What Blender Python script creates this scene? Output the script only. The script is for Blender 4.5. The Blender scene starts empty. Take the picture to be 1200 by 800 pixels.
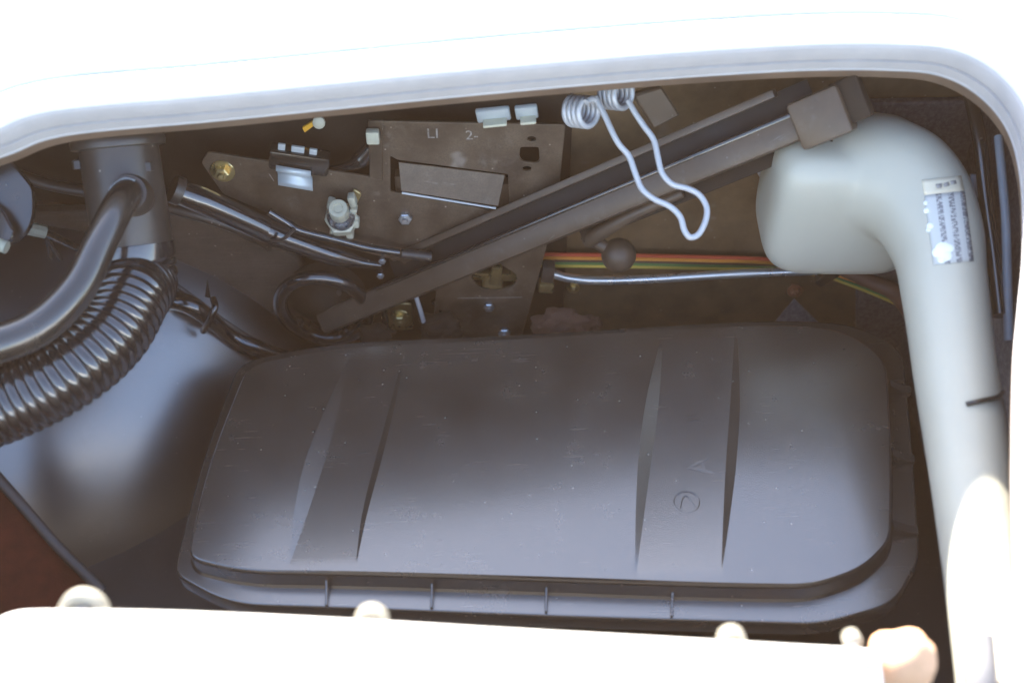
import bpy, bmesh, math, random
from mathutils import Vector as V, Matrix, noise as mnoise
from mathutils.geometry import delaunay_2d_cdt
from mathutils.bvhtree import BVHTree
random.seed(7)
S = bpy.context.scene
C = S.collection
R = math.radians

# ------------------------------------------------------------------ camera, sky, sun, exposure
PITCH = R(48); CAM = V((0, 0, 0.88)); FPX = 1403.0
cd = bpy.data.cameras.new('camera'); cam = bpy.data.objects.new('camera', cd); C.objects.link(cam)
cam.location = CAM; cam.rotation_euler = (R(90) - PITCH, 0, 0)
cd.sensor_width = 36; cd.lens = 36 * FPX / 1200; cd.clip_start = .02; cd.clip_end = 200
cd.dof.use_dof = True; cd.dof.focus_distance = 1.13; cd.dof.aperture_fstop = 3.4
S.camera = cam
SUN_EL, SUN_AZ = R(32.5), R(-18)                # azimuth from +Y towards +X
w = bpy.data.worlds.new('World'); S.world = w; w.use_nodes = True
nt = w.node_tree; sky = nt.nodes.new('ShaderNodeTexSky'); sky.sky_type = 'NISHITA'; sky.sun_disc = False
sky.sun_elevation = SUN_EL; sky.sun_rotation = SUN_AZ; sky.altitude = 100; sky.dust_density = 1.6
hs = nt.nodes.new('ShaderNodeHueSaturation'); hs.inputs['Saturation'].default_value = .95   # pale summer haze
nt.links.new(sky.outputs[0], hs.inputs['Color']); nt.links.new(hs.outputs[0], nt.nodes['Background'].inputs[0]); nt.nodes['Background'].inputs[1].default_value = .15
sd = bpy.data.lights.new('sun', 'SUN'); sd.energy = 5; sd.angle = R(.5); sd.color = (1, .94, .84)
sun = bpy.data.objects.new('sun', sd); C.objects.link(sun)
sdir = V((math.sin(SUN_AZ) * math.cos(SUN_EL), math.cos(SUN_AZ) * math.cos(SUN_EL), math.sin(SUN_EL)))
sun.rotation_euler = sdir.to_track_quat('Z', 'Y').to_euler(); sun.location = sdir * 3
S.view_settings.view_transform = 'Standard'; S.view_settings.look = 'None'
S.view_settings.exposure = 2.48; S.view_settings.gamma = 1
S.render.engine = 'CYCLES'; S.cycles.max_bounces = 8; S.cycles.use_denoising = True

# ------------------------------------------------------------------ rays of the photograph -> points in the place
F = V((0, math.cos(PITCH), -math.sin(PITCH))); U = V((0, math.sin(PITCH), math.cos(PITCH)))
def ray(u, v): return F + V((1, 0, 0)) * ((u - 600) / FPX) + U * ((400 - v) / FPX)
def D(u, v, d): return CAM + ray(u, v) * d
def A(u, v, y): r = ray(u, v); return CAM + r * (y / r.y)
def Zp(u, v, z): r = ray(u, v); return CAM + r * ((z - CAM.z) / r.z)
def PL(u, v, p, n): r = ray(u, v); return CAM + r * ((p - CAM).dot(n) / r.dot(n))
def px(n, d): return n * d / FPX              # n pixels at depth d, in metres

# ------------------------------------------------------------------ object helpers
def tag(o, label=None, cat=None, group=None, kind=None):
    for k, x in (('label', label), ('category', cat), ('group', group), ('kind', kind)):
        if x: o[k] = x
    return o
def thing(name, label, cat, loc, group=None):
    o = bpy.data.objects.new(name, None); C.objects.link(o); o.location = loc; o.empty_display_size = .01
    return tag(o, label, cat, group)
def root_loc(o):
    p = V((0, 0, 0))
    while o: p = p + o.location; o = o.parent
    return p
def obj(name, bm, mat, parent=None, smooth=True, angle=40):
    if isinstance(bm, bpy.types.Mesh): me = bm
    else:
        bmesh.ops.recalc_face_normals(bm, faces=bm.faces)
        me = bpy.data.meshes.new(name); bm.to_mesh(me); bm.free()
    if parent: off = root_loc(parent)
    else:
        n = max(1, len(me.vertices)); off = V((0, 0, 0)); zmin = 1e9
        for x in me.vertices: off += x.co; zmin = min(zmin, x.co.z)
        off /= n; off.z = zmin
    me.transform(Matrix.Translation(-off)); me.materials.clear(); me.materials.append(mat)
    if smooth:
        for p in me.polygons: p.use_smooth = True
        try: me.set_sharp_from_angle(angle=R(angle))
        except Exception: pass
    o = bpy.data.objects.new(name, me); C.objects.link(o)
    if parent: o.parent = parent
    else: o.location = off
    return o
def dup(root, loc, label=None, group=None, scale=None, rot=None):
    r = root.copy(); C.objects.link(r); r.location = loc
    if label: r['label'] = label
    if group: r['group'] = group
    if scale: r.scale = scale
    if rot: r.rotation_euler = rot
    for ch in list(root.children):
        c = ch.copy(); C.objects.link(c); c.parent = r
        for g in ch.children:
            d = g.copy(); C.objects.link(d); d.parent = c
    return r

# ------------------------------------------------------------------ shape helpers
def catmull(pts, n=10):
    pts = [V(p) for p in pts]
    if len(pts) < 3: return [pts[0].lerp(pts[-1], i / n) for i in range(n + 1)]
    out = []; ext = [pts[0] * 2 - pts[1]] + pts + [pts[-1] * 2 - pts[-2]]
    for i in range(1, len(ext) - 2):
        p0, p1, p2, p3 = ext[i - 1:i + 3]
        for k in range(n):
            t = k / n
            out.append(.5 * (2 * p1 + (p2 - p0) * t + (2 * p0 - 5 * p1 + 4 * p2 - p3) * t * t + (3 * p1 - p0 - 3 * p2 + p3) * t ** 3))
    out.append(pts[-1]); return out
def lerp_list(vals, n):
    if not isinstance(vals, (list, tuple)): return [vals] * n
    o = []
    for i in range(n):
        f = i / (n - 1) * (len(vals) - 1); k = min(int(f), len(vals) - 2); o.append(vals[k] + (vals[k + 1] - vals[k]) * (f - k))
    return o
def add_tube(bm, path, rad, seg=16, cap=True, flat=1.0, up=None):
    n = len(path); rads = rad if isinstance(rad, list) and len(rad) == n else lerp_list(rad, n)
    t0 = (path[1] - path[0]).normalized()
    nn = up or (V((0, 0, 1)) if abs(t0.z) < .9 else V((1, 0, 0)))
    nn = (nn - t0 * nn.dot(t0)).normalized(); rings = []
    for i, p in enumerate(path):
        t = (path[min(i + 1, n - 1)] - path[max(i - 1, 0)]).normalized()
        nn = (nn - t * nn.dot(t)).normalized(); b = t.cross(nn)
        rings.append([bm.verts.new(p + nn * (rads[i] * math.cos(a)) + b * (rads[i] * flat * math.sin(a)))
                      for a in (2 * math.pi * k / seg for k in range(seg))])
    for a, b in zip(rings, rings[1:]):
        for k in range(seg): bm.faces.new((a[k], a[(k + 1) % seg], b[(k + 1) % seg], b[k]))
    if cap: bm.faces.new(rings[0][::-1]); bm.faces.new(rings[-1])
    return bm
def tube(pts, rad, seg=16, n=10, **k): return add_tube(bmesh.new(), catmull(pts, n), rad, seg, **k)
def frame(axis, up=V((0, 0, 1))):
    z = V(axis).normalized(); x = V(up).cross(z)
    if x.length < 1e-4: x = V((1, 0, 0))
    x.normalize(); y = z.cross(x); return Matrix((x, y, z)).transposed().to_4x4()
def add_lathe(bm, prof, loc, axis, seg=24):
    """prof: list of (radius, height along axis)"""
    M_ = Matrix.Translation(loc) @ frame(axis); rings = []
    for r, h in prof:
        if r < 1e-6: rings.append([bm.verts.new(M_ @ V((0, 0, h)))])
        else: rings.append([bm.verts.new(M_ @ V((r * math.cos(2 * math.pi * k / seg), r * math.sin(2 * math.pi * k / seg), h))) for k in range(seg)])
    for a, b in zip(rings, rings[1:]):
        for k in range(seg):
            j = (k + 1) % seg
            if len(a) == 1 and len(b) == 1: continue
            if len(a) == 1: bm.faces.new((a[0], b[j], b[k]))
            elif len(b) == 1: bm.faces.new((a[k], a[j], b[0]))
            else: bm.faces.new((a[k], a[j], b[j], b[k]))
    for rg in (rings[0], rings[-1]):
        if len(rg) > 2: bm.faces.new(rg)
    return bm
def add_box(bm, size, mtx, bevel=.001, seg=2):
    r = bmesh.ops.create_cube(bm, size=1); vs = r['verts']
    for x in vs: x.co = mtx @ V((x.co.x * size[0], x.co.y * size[1], x.co.z * size[2]))
    if bevel: bmesh.ops.bevel(bm, geom=list({e for x in vs for e in x.link_edges}), offset=bevel, segments=seg, affect='EDGES', profile=.5)
    return bm
def box(size, loc, rot=None, bevel=.001):
    m = Matrix.Translation(loc) @ (rot if rot is not None else Matrix())
    return add_box(bmesh.new(), size, m, bevel)
def basis(x, y):
    x = V(x).normalized(); z = x.cross(V(y)).normalized(); y = z.cross(x); return Matrix((x, y, z)).transposed().to_4x4()
def prism(pts, thick, bevel=.0006):
    """closed polygon of world points (near planar), given thickness along its normal, away from the camera"""
    bm = bmesh.new(); f = bm.faces.new([bm.verts.new(p) for p in pts]); bm.normal_update()
    n = f.normal.copy()
    if n.dot(CAM - pts[0]) < 0: n = -n
    r = bmesh.ops.extrude_face_region(bm, geom=[f])
    for x in r['geom']:
        if isinstance(x, bmesh.types.BMVert): x.co -= n * thick
    if bevel: bmesh.ops.bevel(bm, geom=[e for e in bm.edges], offset=bevel, segments=1, affect='EDGES')
    return bm
def round_poly(pts, rad, n=6):
    """pts 2D/3D vectors, rad number or list: rounded corners, same count of points per corner"""
    out = []; m = len(pts)
    for i in range(m):
        p, a, b = pts[i], pts[i - 1], pts[(i + 1) % m]; r = rad[i] if isinstance(rad, list) else rad
        da, db = (a - p), (b - p); la, lb = min(r, da.length * .48), min(r, db.length * .48)
        s, e = p + da.normalized() * la, p + db.normalized() * lb
        for k in range(n + 1):
            t = k / n; out.append(s * (1 - t) ** 2 + p * (2 * t * (1 - t)) + e * t * t)
    return out
def resample(pts, k):
    out = []
    for i, p in enumerate(pts):
        q = pts[(i + 1) % len(pts)]
        for j in range(k): out.append(p.lerp(q, j / k))
    return out
def plate(name, outer, holes, o, ex, ey, thick, bevel=.0005):
    """flat sheet with holes: outlines are world points lying on the plane (o, ex, ey)"""
    cu = bpy.data.curves.new(name, 'CURVE'); cu.dimensions = '2D'; cu.fill_mode = 'BOTH'; cu.extrude = thick / 2
    cu.bevel_depth = bevel; cu.bevel_resolution = 1
    for pts in [outer] + holes:
        sp = cu.splines.new('POLY'); sp.points.add(len(pts) - 1); sp.use_cyclic_u = True
        for q, p in zip(sp.points, pts): q.co = ((p - o).dot(ex), (p - o).dot(ey), 0, 1)
    t = bpy.data.objects.new(name, cu); me = bpy.data.meshes.new_from_object(t)
    bpy.data.objects.remove(t); bpy.data.curves.remove(cu)
    n = ex.cross(ey); me.transform(Matrix.Translation(o) @ Matrix((ex, ey, n)).transposed().to_4x4()); return me
def text_mesh(body, size, o, ex, ey, thick=.0002):
    cu = bpy.data.curves.new('t', 'FONT'); cu.body = body; cu.size = size; cu.extrude = thick; cu.align_x = 'CENTER'; cu.align_y = 'CENTER'
    t = bpy.data.objects.new('t', cu); me = bpy.data.meshes.new_from_object(t)
    bpy.data.objects.remove(t); bpy.data.curves.remove(cu)
    me.transform(Matrix.Translation(o) @ Matrix((ex, ey, ex.cross(ey))).transposed().to_4x4()); return me

# ------------------------------------------------------------------ materials
def M(name, col, rough=.5, metal=0., spec=.5, var=.25, vscale=25, dust=0., dcol=(.16, .13, .10), dscale=18, bump=0., bscale=500,
      speck=0., scratch=0., rvar=.12, coat=0., sss=0., streak=0., sheen=0., smear=0., cior=1.5, ior=1.5):
    m = bpy.data.materials.new(name); m.use_nodes = True; t = m.node_tree; N, L = t.nodes, t.links
    b = N['Principled BSDF']; tc = N.new('ShaderNodeTexCoord')
    def tex(scale, detail=5, rough_=.6, stretch=None):
        x = N.new('ShaderNodeTexNoise'); x.inputs['Scale'].default_value = scale; x.inputs['Detail'].default_value = detail; x.inputs['Roughness'].default_value = rough_
        if stretch:
            mp = N.new('ShaderNodeMapping'); mp.inputs['Scale'].default_value = stretch[0]; mp.inputs['Rotation'].default_value = stretch[1]
            L.new(tc.outputs['Object'], mp.inputs[0]); L.new(mp.outputs[0], x.inputs[0])
        else: L.new(tc.outputs['Object'], x.inputs[0])
        return x.outputs[0]
    def rng(s, a, b_, c, d):
        x = N.new('ShaderNodeMapRange'); L.new(s, x.inputs[0])
        for i, q in enumerate((a, b_, c, d)): x.inputs[i + 1].default_value = q
        return x.outputs[0]
    def mix(f, a, c):
        x = N.new('ShaderNodeMix'); x.data_type = 'RGBA'
        if isinstance(f, float): x.inputs[0].default_value = f
        else: L.new(f, x.inputs[0])
        for i, q in ((6, a), (7, c)):
            if isinstance(q, tuple): x.inputs[i].default_value = (*q, 1)
            else: L.new(q, x.inputs[i])
        return x.outputs[2]
    n1 = tex(vscale)
    c = mix(rng(n1, .3, .7, 0, 1), tuple(x * (1 - var) for x in col), tuple(min(1, x * (1 + var)) for x in col))
    rsum = rng(n1, .3, .7, max(.02, rough - rvar), min(1, rough + rvar))
    if dust:
        n2 = tex(dscale, 4, .6); n2b = tex(600, 2, .5)
        mu = N.new('ShaderNodeMath'); mu.operation = 'MULTIPLY'; L.new(rng(n2, .38, .72, 0, dust), mu.inputs[0]); L.new(rng(n2b, .3, .65, .35, 1), mu.inputs[1])
        c = mix(mu.outputs[0], c, dcol); rsum2 = N.new('ShaderNodeMath'); rsum2.operation = 'MULTIPLY_ADD'
        L.new(mu.outputs[0], rsum2.inputs[0]); rsum2.inputs[1].default_value = .03; L.new(rsum, rsum2.inputs[2]); rsum = rsum2.outputs[0]
    if smear:
        for rot, st in (((0, 0, .7), (9, 40, 20)), ((0, 0, -.5), (35, 10, 20))):
            a_ = tex(1.0, 5, .65, (st, rot)); b__ = tex(170, 3, .6)
            mu = N.new('ShaderNodeMath'); mu.operation = 'MULTIPLY'; L.new(rng(a_, .56, .72, 0, smear), mu.inputs[0]); L.new(rng(b__, .45, .62, 0, 1), mu.inputs[1])
            c = mix(mu.outputs[0], c, (.26, .24, .22))
    if scratch:
        for rot, st in (((.3, .2, .5), (18, 900, 18)), ((.1, .4, -1.1), (22, 700, 22))):
            s = tex(1.0, 2, .5, (st, rot)); g = tex(26, 3)
            mu = N.new('ShaderNodeMath'); mu.operation = 'MULTIPLY'; L.new(rng(s, .69, .74, 0, scratch), mu.inputs[0]); L.new(rng(g, .5, .62, 0, 1), mu.inputs[1])
            c = mix(mu.outputs[0], c, (.32, .28, .24))
    if streak:
        s = tex(1.0, 6, .7, ((30, 30, 500), (.0, .35, 0))); c = mix(rng(s, .5, .8, 0, streak), c, dcol)
    if speck:
        vo = N.new('ShaderNodeTexVoronoi'); vo.inputs['Scale'].default_value = 130; L.new(tc.outputs['Object'], vo.inputs[0])
        sep = N.new('ShaderNodeSeparateColor'); L.new(vo.outputs['Color'], sep.inputs[0])
        a = rng(vo.outputs['Distance'], .05, .16, 1, 0); bb = rng(sep.outputs[0], .86, .9, 0, speck)
        mu = N.new('ShaderNodeMath'); mu.operation = 'MULTIPLY'; L.new(a, mu.inputs[0]); L.new(bb, mu.inputs[1])
        c = mix(mu.outputs[0], c, (.42, .38, .32))
    L.new(c, b.inputs['Base Color']); L.new(rsum, b.inputs['Roughness'])
    b.inputs['Metallic'].default_value = metal; b.inputs['Specular IOR Level'].default_value = spec; b.inputs['Coat Weight'].default_value = coat; b.inputs['IOR'].default_value = ior; b.inputs['Coat IOR'].default_value = cior; b.inputs['Coat Roughness'].default_value = rough * .85
    if sss: b.inputs['Subsurface Weight'].default_value = sss; b.inputs['Subsurface Radius'].default_value = (.01, .01, .01)
    if sheen: b.inputs['Sheen Weight'].default_value = sheen
    if bump:
        n3 = tex(bscale, 3); bp = N.new('ShaderNodeBump'); bp.inputs['Strength'].default_value = bump; bp.inputs['Distance'].default_value = .001
        L.new(n3, bp.inputs['Height']); L.new(bp.outputs[0], b.inputs['Normal'])
    return m
m_white = M('white_body_paint', (.82, .80, .76), .3, var=.03, coat=.3)
m_seal = M('weathered_grey_seal', (.44, .42, .42), .6, var=.06, vscale=30, dust=.2, dcol=(.52, .49, .47), dscale=60, bump=.3, bscale=300)
m_lip = M('brown_inner_flange', (.15, .10, .068), .6, dust=.4, var=.3)
m_cover = M('moulded_black_plastic', (.058, .045, .034), .24, spec=1., coat=1., dust=.34, dcol=(.095, .080, .066), dscale=11, bump=.22, bscale=800, speck=.5, scratch=.30, rvar=.04, smear=.10, cior=1.75)
m_dome = M('black_satin_paint', (.020, .017, .016), .34, spec=.6, coat=1., dust=.3, dcol=(.08, .066, .055), dscale=20, bump=.03, bscale=400, speck=.25, scratch=.1, rvar=.05, smear=.08, cior=2.2, ior=1.9)
m_bulk = M('brown_black_bulkhead_paint', (.19, .125, .065), .55, spec=.3, dust=.5, dcol=(.21, .15, .095), var=.3, speck=.6, scratch=.5, bump=.15, bscale=200)
m_plate = M('black_bracket_steel', (.080, .055, .036), .42, spec=.5, dust=.8, dcol=(.17, .125, .085), dscale=26, var=.35, speck=.8, scratch=.5, smear=.22, bump=.1, bscale=400)
m_felt = M('streaked_sound_mat', (.085, .064, .048), .85, spec=.2, dust=.5, dcol=(.13, .105, .085), streak=.7, bump=.8, bscale=350, speck=.4)
m_speck = M('speckled_grey_pad', (.10, .095, .10), .8, dust=.7, dcol=(.24, .23, .24), dscale=220, bump=.5, bscale=300)
m_rubber = M('glossy_black_rubber', (.016, .014, .014), .16, spec=.8, coat=1., dust=.2, dcol=(.07, .06, .05), rvar=.08, speck=.3)
m_hose = M('dull_black_rubber', (.022, .019, .016), .2, spec=.8, coat=.5, dust=.2, dcol=(.075, .062, .052), rvar=.1, bump=.1, speck=.3)
m_neck = M('black_painted_neck', (.042, .034, .028), .38, spec=.6, dust=.4, dcol=(.09, .076, .066), speck=.9, rvar=.1)
m_strut = M('black_strut_paint', (.088, .061, .040), .40, spec=.4, dust=.35, dcol=(.10, .083, .07), speck=.3, rvar=.08, smear=.15, scratch=.3)
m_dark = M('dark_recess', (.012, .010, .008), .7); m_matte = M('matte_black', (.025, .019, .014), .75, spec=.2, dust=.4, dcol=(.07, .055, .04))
m_zinc = M('zinc_plate', (.62, .64, .66), .28, metal=.9, var=.12, dust=.3, dcol=(.3, .27, .22))
m_zincw = M('pale_zinc', (.52, .56, .57), .4, metal=.35, var=.08)
m_brass = M('yellow_passivated_steel', (.62, .47, .22), .3, metal=.85, var=.2, dust=.3, dcol=(.2, .15, .1))
m_cream = M('cream_plastic', (.50, .48, .37), .4, var=.12, dust=.3, dcol=(.35, .3, .2))
m_tank = M('milky_white_plastic', (.49, .47, .385), .36, spec=.45, var=.04, vscale=8, sss=.15, dust=.18, dcol=(.30, .27, .22), dscale=10, bump=.06, bscale=120)
m_spring = M('silver_spring_wire', (.50, .50, .51), .42, metal=.2, var=.06)
m_alu = M('silver_pipe', (.66, .66, .64), .3, metal=.8, var=.08, dust=.15)
m_cop = M('copper', (.60, .28, .16), .35, metal=.7)
m_rust = M('rusty_brown', (.13, .065, .04), .85, var=.4, bump=.8, bscale=250)
m_tan = M('tan_foam', (.75, .42, .24), .8, var=.2, bump=.5, bscale=300)
m_carpet = M('red_brown_carpet', (.055, .011, .007), .95, spec=.1, var=.3, vscale=60, bump=1., bscale=900)
m_piping = M('black_piping', (.02, .017, .016), .5, dust=.2, dcol=(.08, .07, .065))
m_knob = M('aged_rubber', (.26, .24, .19), .5, var=.2, dust=.4, dcol=(.36, .33, .27)); m_blue = M('pale_blue_plastic', (.24, .27, .31), .45, var=.1)
m_greyp = M('grey_plastic', (.30, .29, .28), .5, var=.1)
m_red = M('red_wire', (.55, .08, .035), .45, var=.1); m_orange = M('orange_wire', (.75, .30, .05), .45, var=.1)
m_yel = M('yellow_wire', (.70, .52, .10), .45, var=.1); m_green = M('green_wire', (.10, .22, .06), .45, var=.15)
m_brown = M('brown_wire', (.10, .05, .035), .5)
m_chalk = M('chalk_mark', (.34, .31, .28), .9, dust=.9, dcol=(.09, .068, .05), dscale=240); m_amber = M('amber_plastic', (.75, .38, .04), .4)

# ------------------------------------------------------------------ the compartment
def slab(name, pts, thick, mat, **k): return obj(name, prism([V(p) for p in pts], thick, .001), mat, **k)
Y0 = .93
tag(slab('floor', [(-.75, .2, -.16), (.6, .2, -.16), (.6, Y0, -.16), (-.75, Y0, -.16)], .01, m_dome), kind='structure')
bh = obj('bulkhead', box((1.4, .012, .48), (-.07, Y0 + .006, .06), bevel=.002), m_bulk)
tag(bh, 'dark brown painted steel bulkhead across the back of the compartment', 'bulkhead')
sw = obj('inner_wing', box((.012, .72, .42), (.45, .56, .02), bevel=.002), m_speck)
tag(sw, 'speckled grey padded panel on the right side of the compartment', 'inner wing')
lw = obj('inner_wing', box((.012, .72, .42), (-.70, .56, .02), bevel=.002), m_matte)
tag(lw, 'dark inner wing panel on the left side of the compartment', 'inner wing')
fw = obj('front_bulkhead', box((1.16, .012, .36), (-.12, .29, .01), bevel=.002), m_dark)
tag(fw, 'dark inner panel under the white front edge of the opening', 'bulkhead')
# grain mat on the left of the bulkhead
mat_pts = [A(-60, 250, .90), A(40, 250, .90), A(200, 246, .90), A(262, 262, .90), A(345, 300, .90), A(375, 345, .90), A(350, 425, .90), A(250, 425, .90), A(100, 425, .90), A(-60, 420, .90)]
tag(obj('sound_mat', prism(mat_pts, .014, .002), m_felt), 'streaked brown fibrous sound mat on the bulkhead behind the hoses', 'insulation mat')

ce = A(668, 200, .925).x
tag(obj('recess_shade_panel', box((ce + .76, .004, .44), ((ce - .76) / 2, .926, .075), bevel=.001), m_matte), 'matte black panel added for the shade of the open cavity behind the mounting plate', 'panel')  # dark sheet put in for the shade of a deep open recess
# body opening: a plane that rises towards the back
RP = D(600, 105, .94); RK = .36; RN = V((0, -RK, 1)).normalized()
def rim_pt(u, v): return PL(u, v, RP, RN)
rim_px = [(-160, 300), (-110, 215), (-55, 180), (0, 160), (40, 144), (100, 134), (240, 122), (400, 106), (500, 96), (640, 83), (760, 73), (860, 66), (960, 61), (1050, 61), (1112, 67),
          (1160, 91), (1195, 133), (1211, 193), (1214, 275), (1208, 350), (1203, 420), (1202, 560), (1206, 700), (1212, 860)]
rp = catmull([rim_pt(*q) for q in rim_px], 8)
def sweep(path, prof, n_up, mirror=1):
    bm = bmesh.new(); rings = []
    for i, p in enumerate(path):
        t = (path[min(i + 1, len(path) - 1)] - path[max(i - 1, 0)]).normalized(); o = n_up.cross(t).normalized() * mirror
        rings.append([bm.verts.new(p + o * a + n_up * b) for a, b in prof])
    for a, b in zip(rings, rings[1:]):
        for k in range(len(prof) - 1): bm.faces.new((a[k], a[k + 1], b[k + 1], b[k]))
    return bm
body = thing('car_body', 'white painted car bodywork round the open compartment', 'car body', rim_pt(600, 80))
skin = sweep(rp, [(.0005, .004), (.001, .010), (.004, .0145), (.010, .0165), (.022, .0168), (.0245, .0145), (.026, .0085), (.0295, .0085), (.031, .0145), (.033, .0165), (.05, .012), (.12, -.012), (.28, -.075)], RN)
sk = obj('outer_panel', skin, m_white, body, angle=60)
so = sk.modifiers.new('t', 'SOLIDIFY'); so.thickness = .0025; so.offset = -1
seal = sweep(rp, [(.004, .010), (.0005, .008), (-.001, .004), (-.0015, -.004), (-.0014, -.0085), (.0022, -.0092), (.0022, -.0112), (-.0014, -.012), (-.0012, -.0205), (.0014, -.0208), (.0014, -.0218), (-.0008, -.024), (.0005, -.027), (.006, -.028), (.012, -.022), (.012, .005), (.004, .010)], RN)
obj('edge_seal', seal, m_seal, body, angle=50)
lip = sweep(rp, [(.004, -.024), (.003, -.030), (.005, -.042), (.012, -.046), (.034, -.046), (.06, -.046), (.28, -.118), (.28, -.112), (.06, -.040), (.012, -.026), (.004, -.024)], RN)
obj('inner_flange', lip, m_lip, body, angle=50)

# ------------------------------------------------------------------ moulded cover
TC = R(3); co = V((0, .52, 0)); TR = R(3.5); cex = V((math.cos(TR), 0, math.sin(TR))); cen = cex.cross(V((0, math.cos(TC), math.sin(TC)))).normalized(); cey = cen.cross(cex)
def cl(u, v, h=0.): p = PL(u, v, co + cen * h, cen) - co; return V((p.dot(cex), p.dot(cey)))
def cw(p, h): return co + cex * p.x + cey * p.y + cen * h
FH = -.020
lid_c = [(292, 428), (388, 409), (600, 399), (780, 388), (905, 381), (985, 386), (1036, 420), (1043, 530), (1041, 632), (1010, 664), (952, 684), (840, 683), (640, 676), (420, 669), (285, 667), (222, 651), (247, 540)]
fl_c = [(280, 424), (386, 401), (600, 392), (780, 381), (905, 374), (1000, 378), (1058, 408), (1070, 530), (1078, 655), (1048, 708), (962, 731), (842, 728), (640, 722), (422, 713), (268, 708), (203, 672), (236, 540)]
rad = [.02, .06, .06, .06, .05, .03, .02, .08, .012, .018, .018, .08, .08, .08, .03, .013, .08]
lid = resample(round_poly([cl(*q) for q in lid_c], rad, 6), 3); flo = resample(round_poly([cl(u, v, FH) for u, v in fl_c], rad, 6), 3)
def offs(poly, d):
    out = []; n = len(poly)
    for i in range(n):
        t = poly[(i + 2) % n] - poly[i - 2]; t = V((t.y, -t.x)); t.normalize(); out.append(poly[i] - t * d)
    return out
area = sum(a.x * b.y - a.y * b.x for a, b in zip(lid, lid[1:] + lid[:1]))
sg = 1 if area < 0 else -1
chans = [dict(lo=[(410, 418), (383, 475), (358, 540), (345, 600), (339, 660)], li=[(410, 418), (396, 480), (379, 540), (360, 600), (340, 660)],
              ri=[(474, 412), (456, 475), (438, 540), (424, 600), (417, 660)], ro=[(476, 412), (463, 475), (447, 540), (431, 600), (418, 660)]),
         dict(lo=[(774, 398), (757, 470), (748, 540), (745, 600), (744, 670)], li=[(777, 398), (772, 470), (763, 540), (755, 600), (746, 670)],
              ri=[(861, 392), (856, 470), (851, 540), (848, 600), (845, 670)], ro=[(864, 392), (867, 470), (863, 540), (856, 600), (846, 670)])]
for c, d_ in zip(chans, (.0042, .0055)):
    c['d'] = d_
    for k in ('lo', 'li', 'ri', 'ro'):
        L_ = [cl(*q) for q in c[k]]; c[k] = catmull([V((p.x, p.y, 0)) for p in L_], 12)
    c['y0'] = min(c[k][-1].y for k in ('lo', 'ro')); c['y1'] = max(c[k][0].y for k in ('lo', 'ro'))
def x_at(line, y):
    for a, b in zip(line, line[1:]):
        if b.y <= y <= a.y: return a.x + (b.x - a.x) * (a.y - y) / max(1e-9, a.y - b.y)
    return line[0].x if y > line[0].y else line[-1].x
def top_h(p):
    h = .0015 * math.exp(-((p.x - .05) / .25) ** 2)
    for c in chans:
        t = (p.y - c['y0']) / (c['y1'] - c['y0'])
        if not 0 < t < 1: continue
        dep = c['d'] * math.sin(math.pi * t)
        a, b, d, e = (x_at(c[k], p.y) for k in ('lo', 'li', 'ri', 'ro'))
        if a < p.x < e:
            f = min(1, (p.x - a) / max(1e-5, b - a), (e - p.x) / max(1e-5, e - d)); h -= dep * f
    e = mnoise.noise(V((p.x * 7, p.y * 9, 3))) * .0007
    return h + e
pts = list(lid); edges = [(i, (i + 1) % len(lid)) for i in range(len(lid))]
def inside(p, poly):
    c = False; j = len(poly) - 1
    for i in range(len(poly)):
        a, b = poly[i], poly[j]
        if (a.y > p.y) != (b.y > p.y) and p.x < (b.x - a.x) * (p.y - a.y) / (b.y - a.y) + a.x: c = not c
        j = i
    return c
inner = offs(lid, -.002 * sg)
for c in chans:
    for k in ('lo', 'li', 'ri', 'ro'):
        prev = None
        for p in c[k]:
            q = V((p.x, p.y))
            if inside(q, inner):
                pts.append(q)
                if prev is not None: edges.append((prev, len(pts) - 1))
                prev = len(pts) - 1
            else: prev = None
x0, x1 = min(p.x for p in lid), max(p.x for p in lid); y0, y1 = min(p.y for p in lid), max(p.y for p in lid)
st = .0055; gy = y0
while gy < y1:
    gx = x0
    while gx < x1:
        q = V((gx + random.uniform(-.001, .001), gy + random.uniform(-.001, .001)))
        if inside(q, inner): pts.append(q)
        gx += st
    gy += st
vs, es, fs, *_ = delaunay_2d_cdt(pts, edges, [list(range(len(lid)))], 1, 1e-6)
cov = thing('box_cover', 'black moulded plastic box cover with two sunken bands lying on the floor', 'cover', co)
bm = bmesh.new(); bv = [bm.verts.new(cw(p, top_h(p))) for p in vs]
for f in fs:
    try: bm.faces.new([bv[i] for i in f])
    except ValueError: pass
def ring(bm, poly, h):
    return [bm.verts.new(cw(p, h if not callable(h) else h(p))) for p in poly]
def bridge(bm, a, b):
    n = len(a)
    for i in range(n): bm.faces.new((a[i], a[(i + 1) % n], b[(i + 1) % n], b[i]))
rs = [ring(bm, lid, top_h), ring(bm, offs(lid, .0012 * sg), -.0004), ring(bm, offs(lid, .0022 * sg), -.0016), ring(bm, offs(lid, .0028 * sg), -.0035), ring(bm, offs(lid, .0045 * sg), FH + .002), ring(bm, offs(lid, .0065 * sg), FH)]
for a, b in zip(rs, rs[1:]): bridge(bm, a, b)
bmesh.ops.remove_doubles(bm, verts=bm.verts, dist=1e-5)
obj('lid', bm, m_cover, cov, angle=8)
bm = bmesh.new(); i6 = offs(lid, .0055 * sg)
def mixp(a, b, t): return [p.lerp(q, t) for p, q in zip(a, b)]
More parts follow.
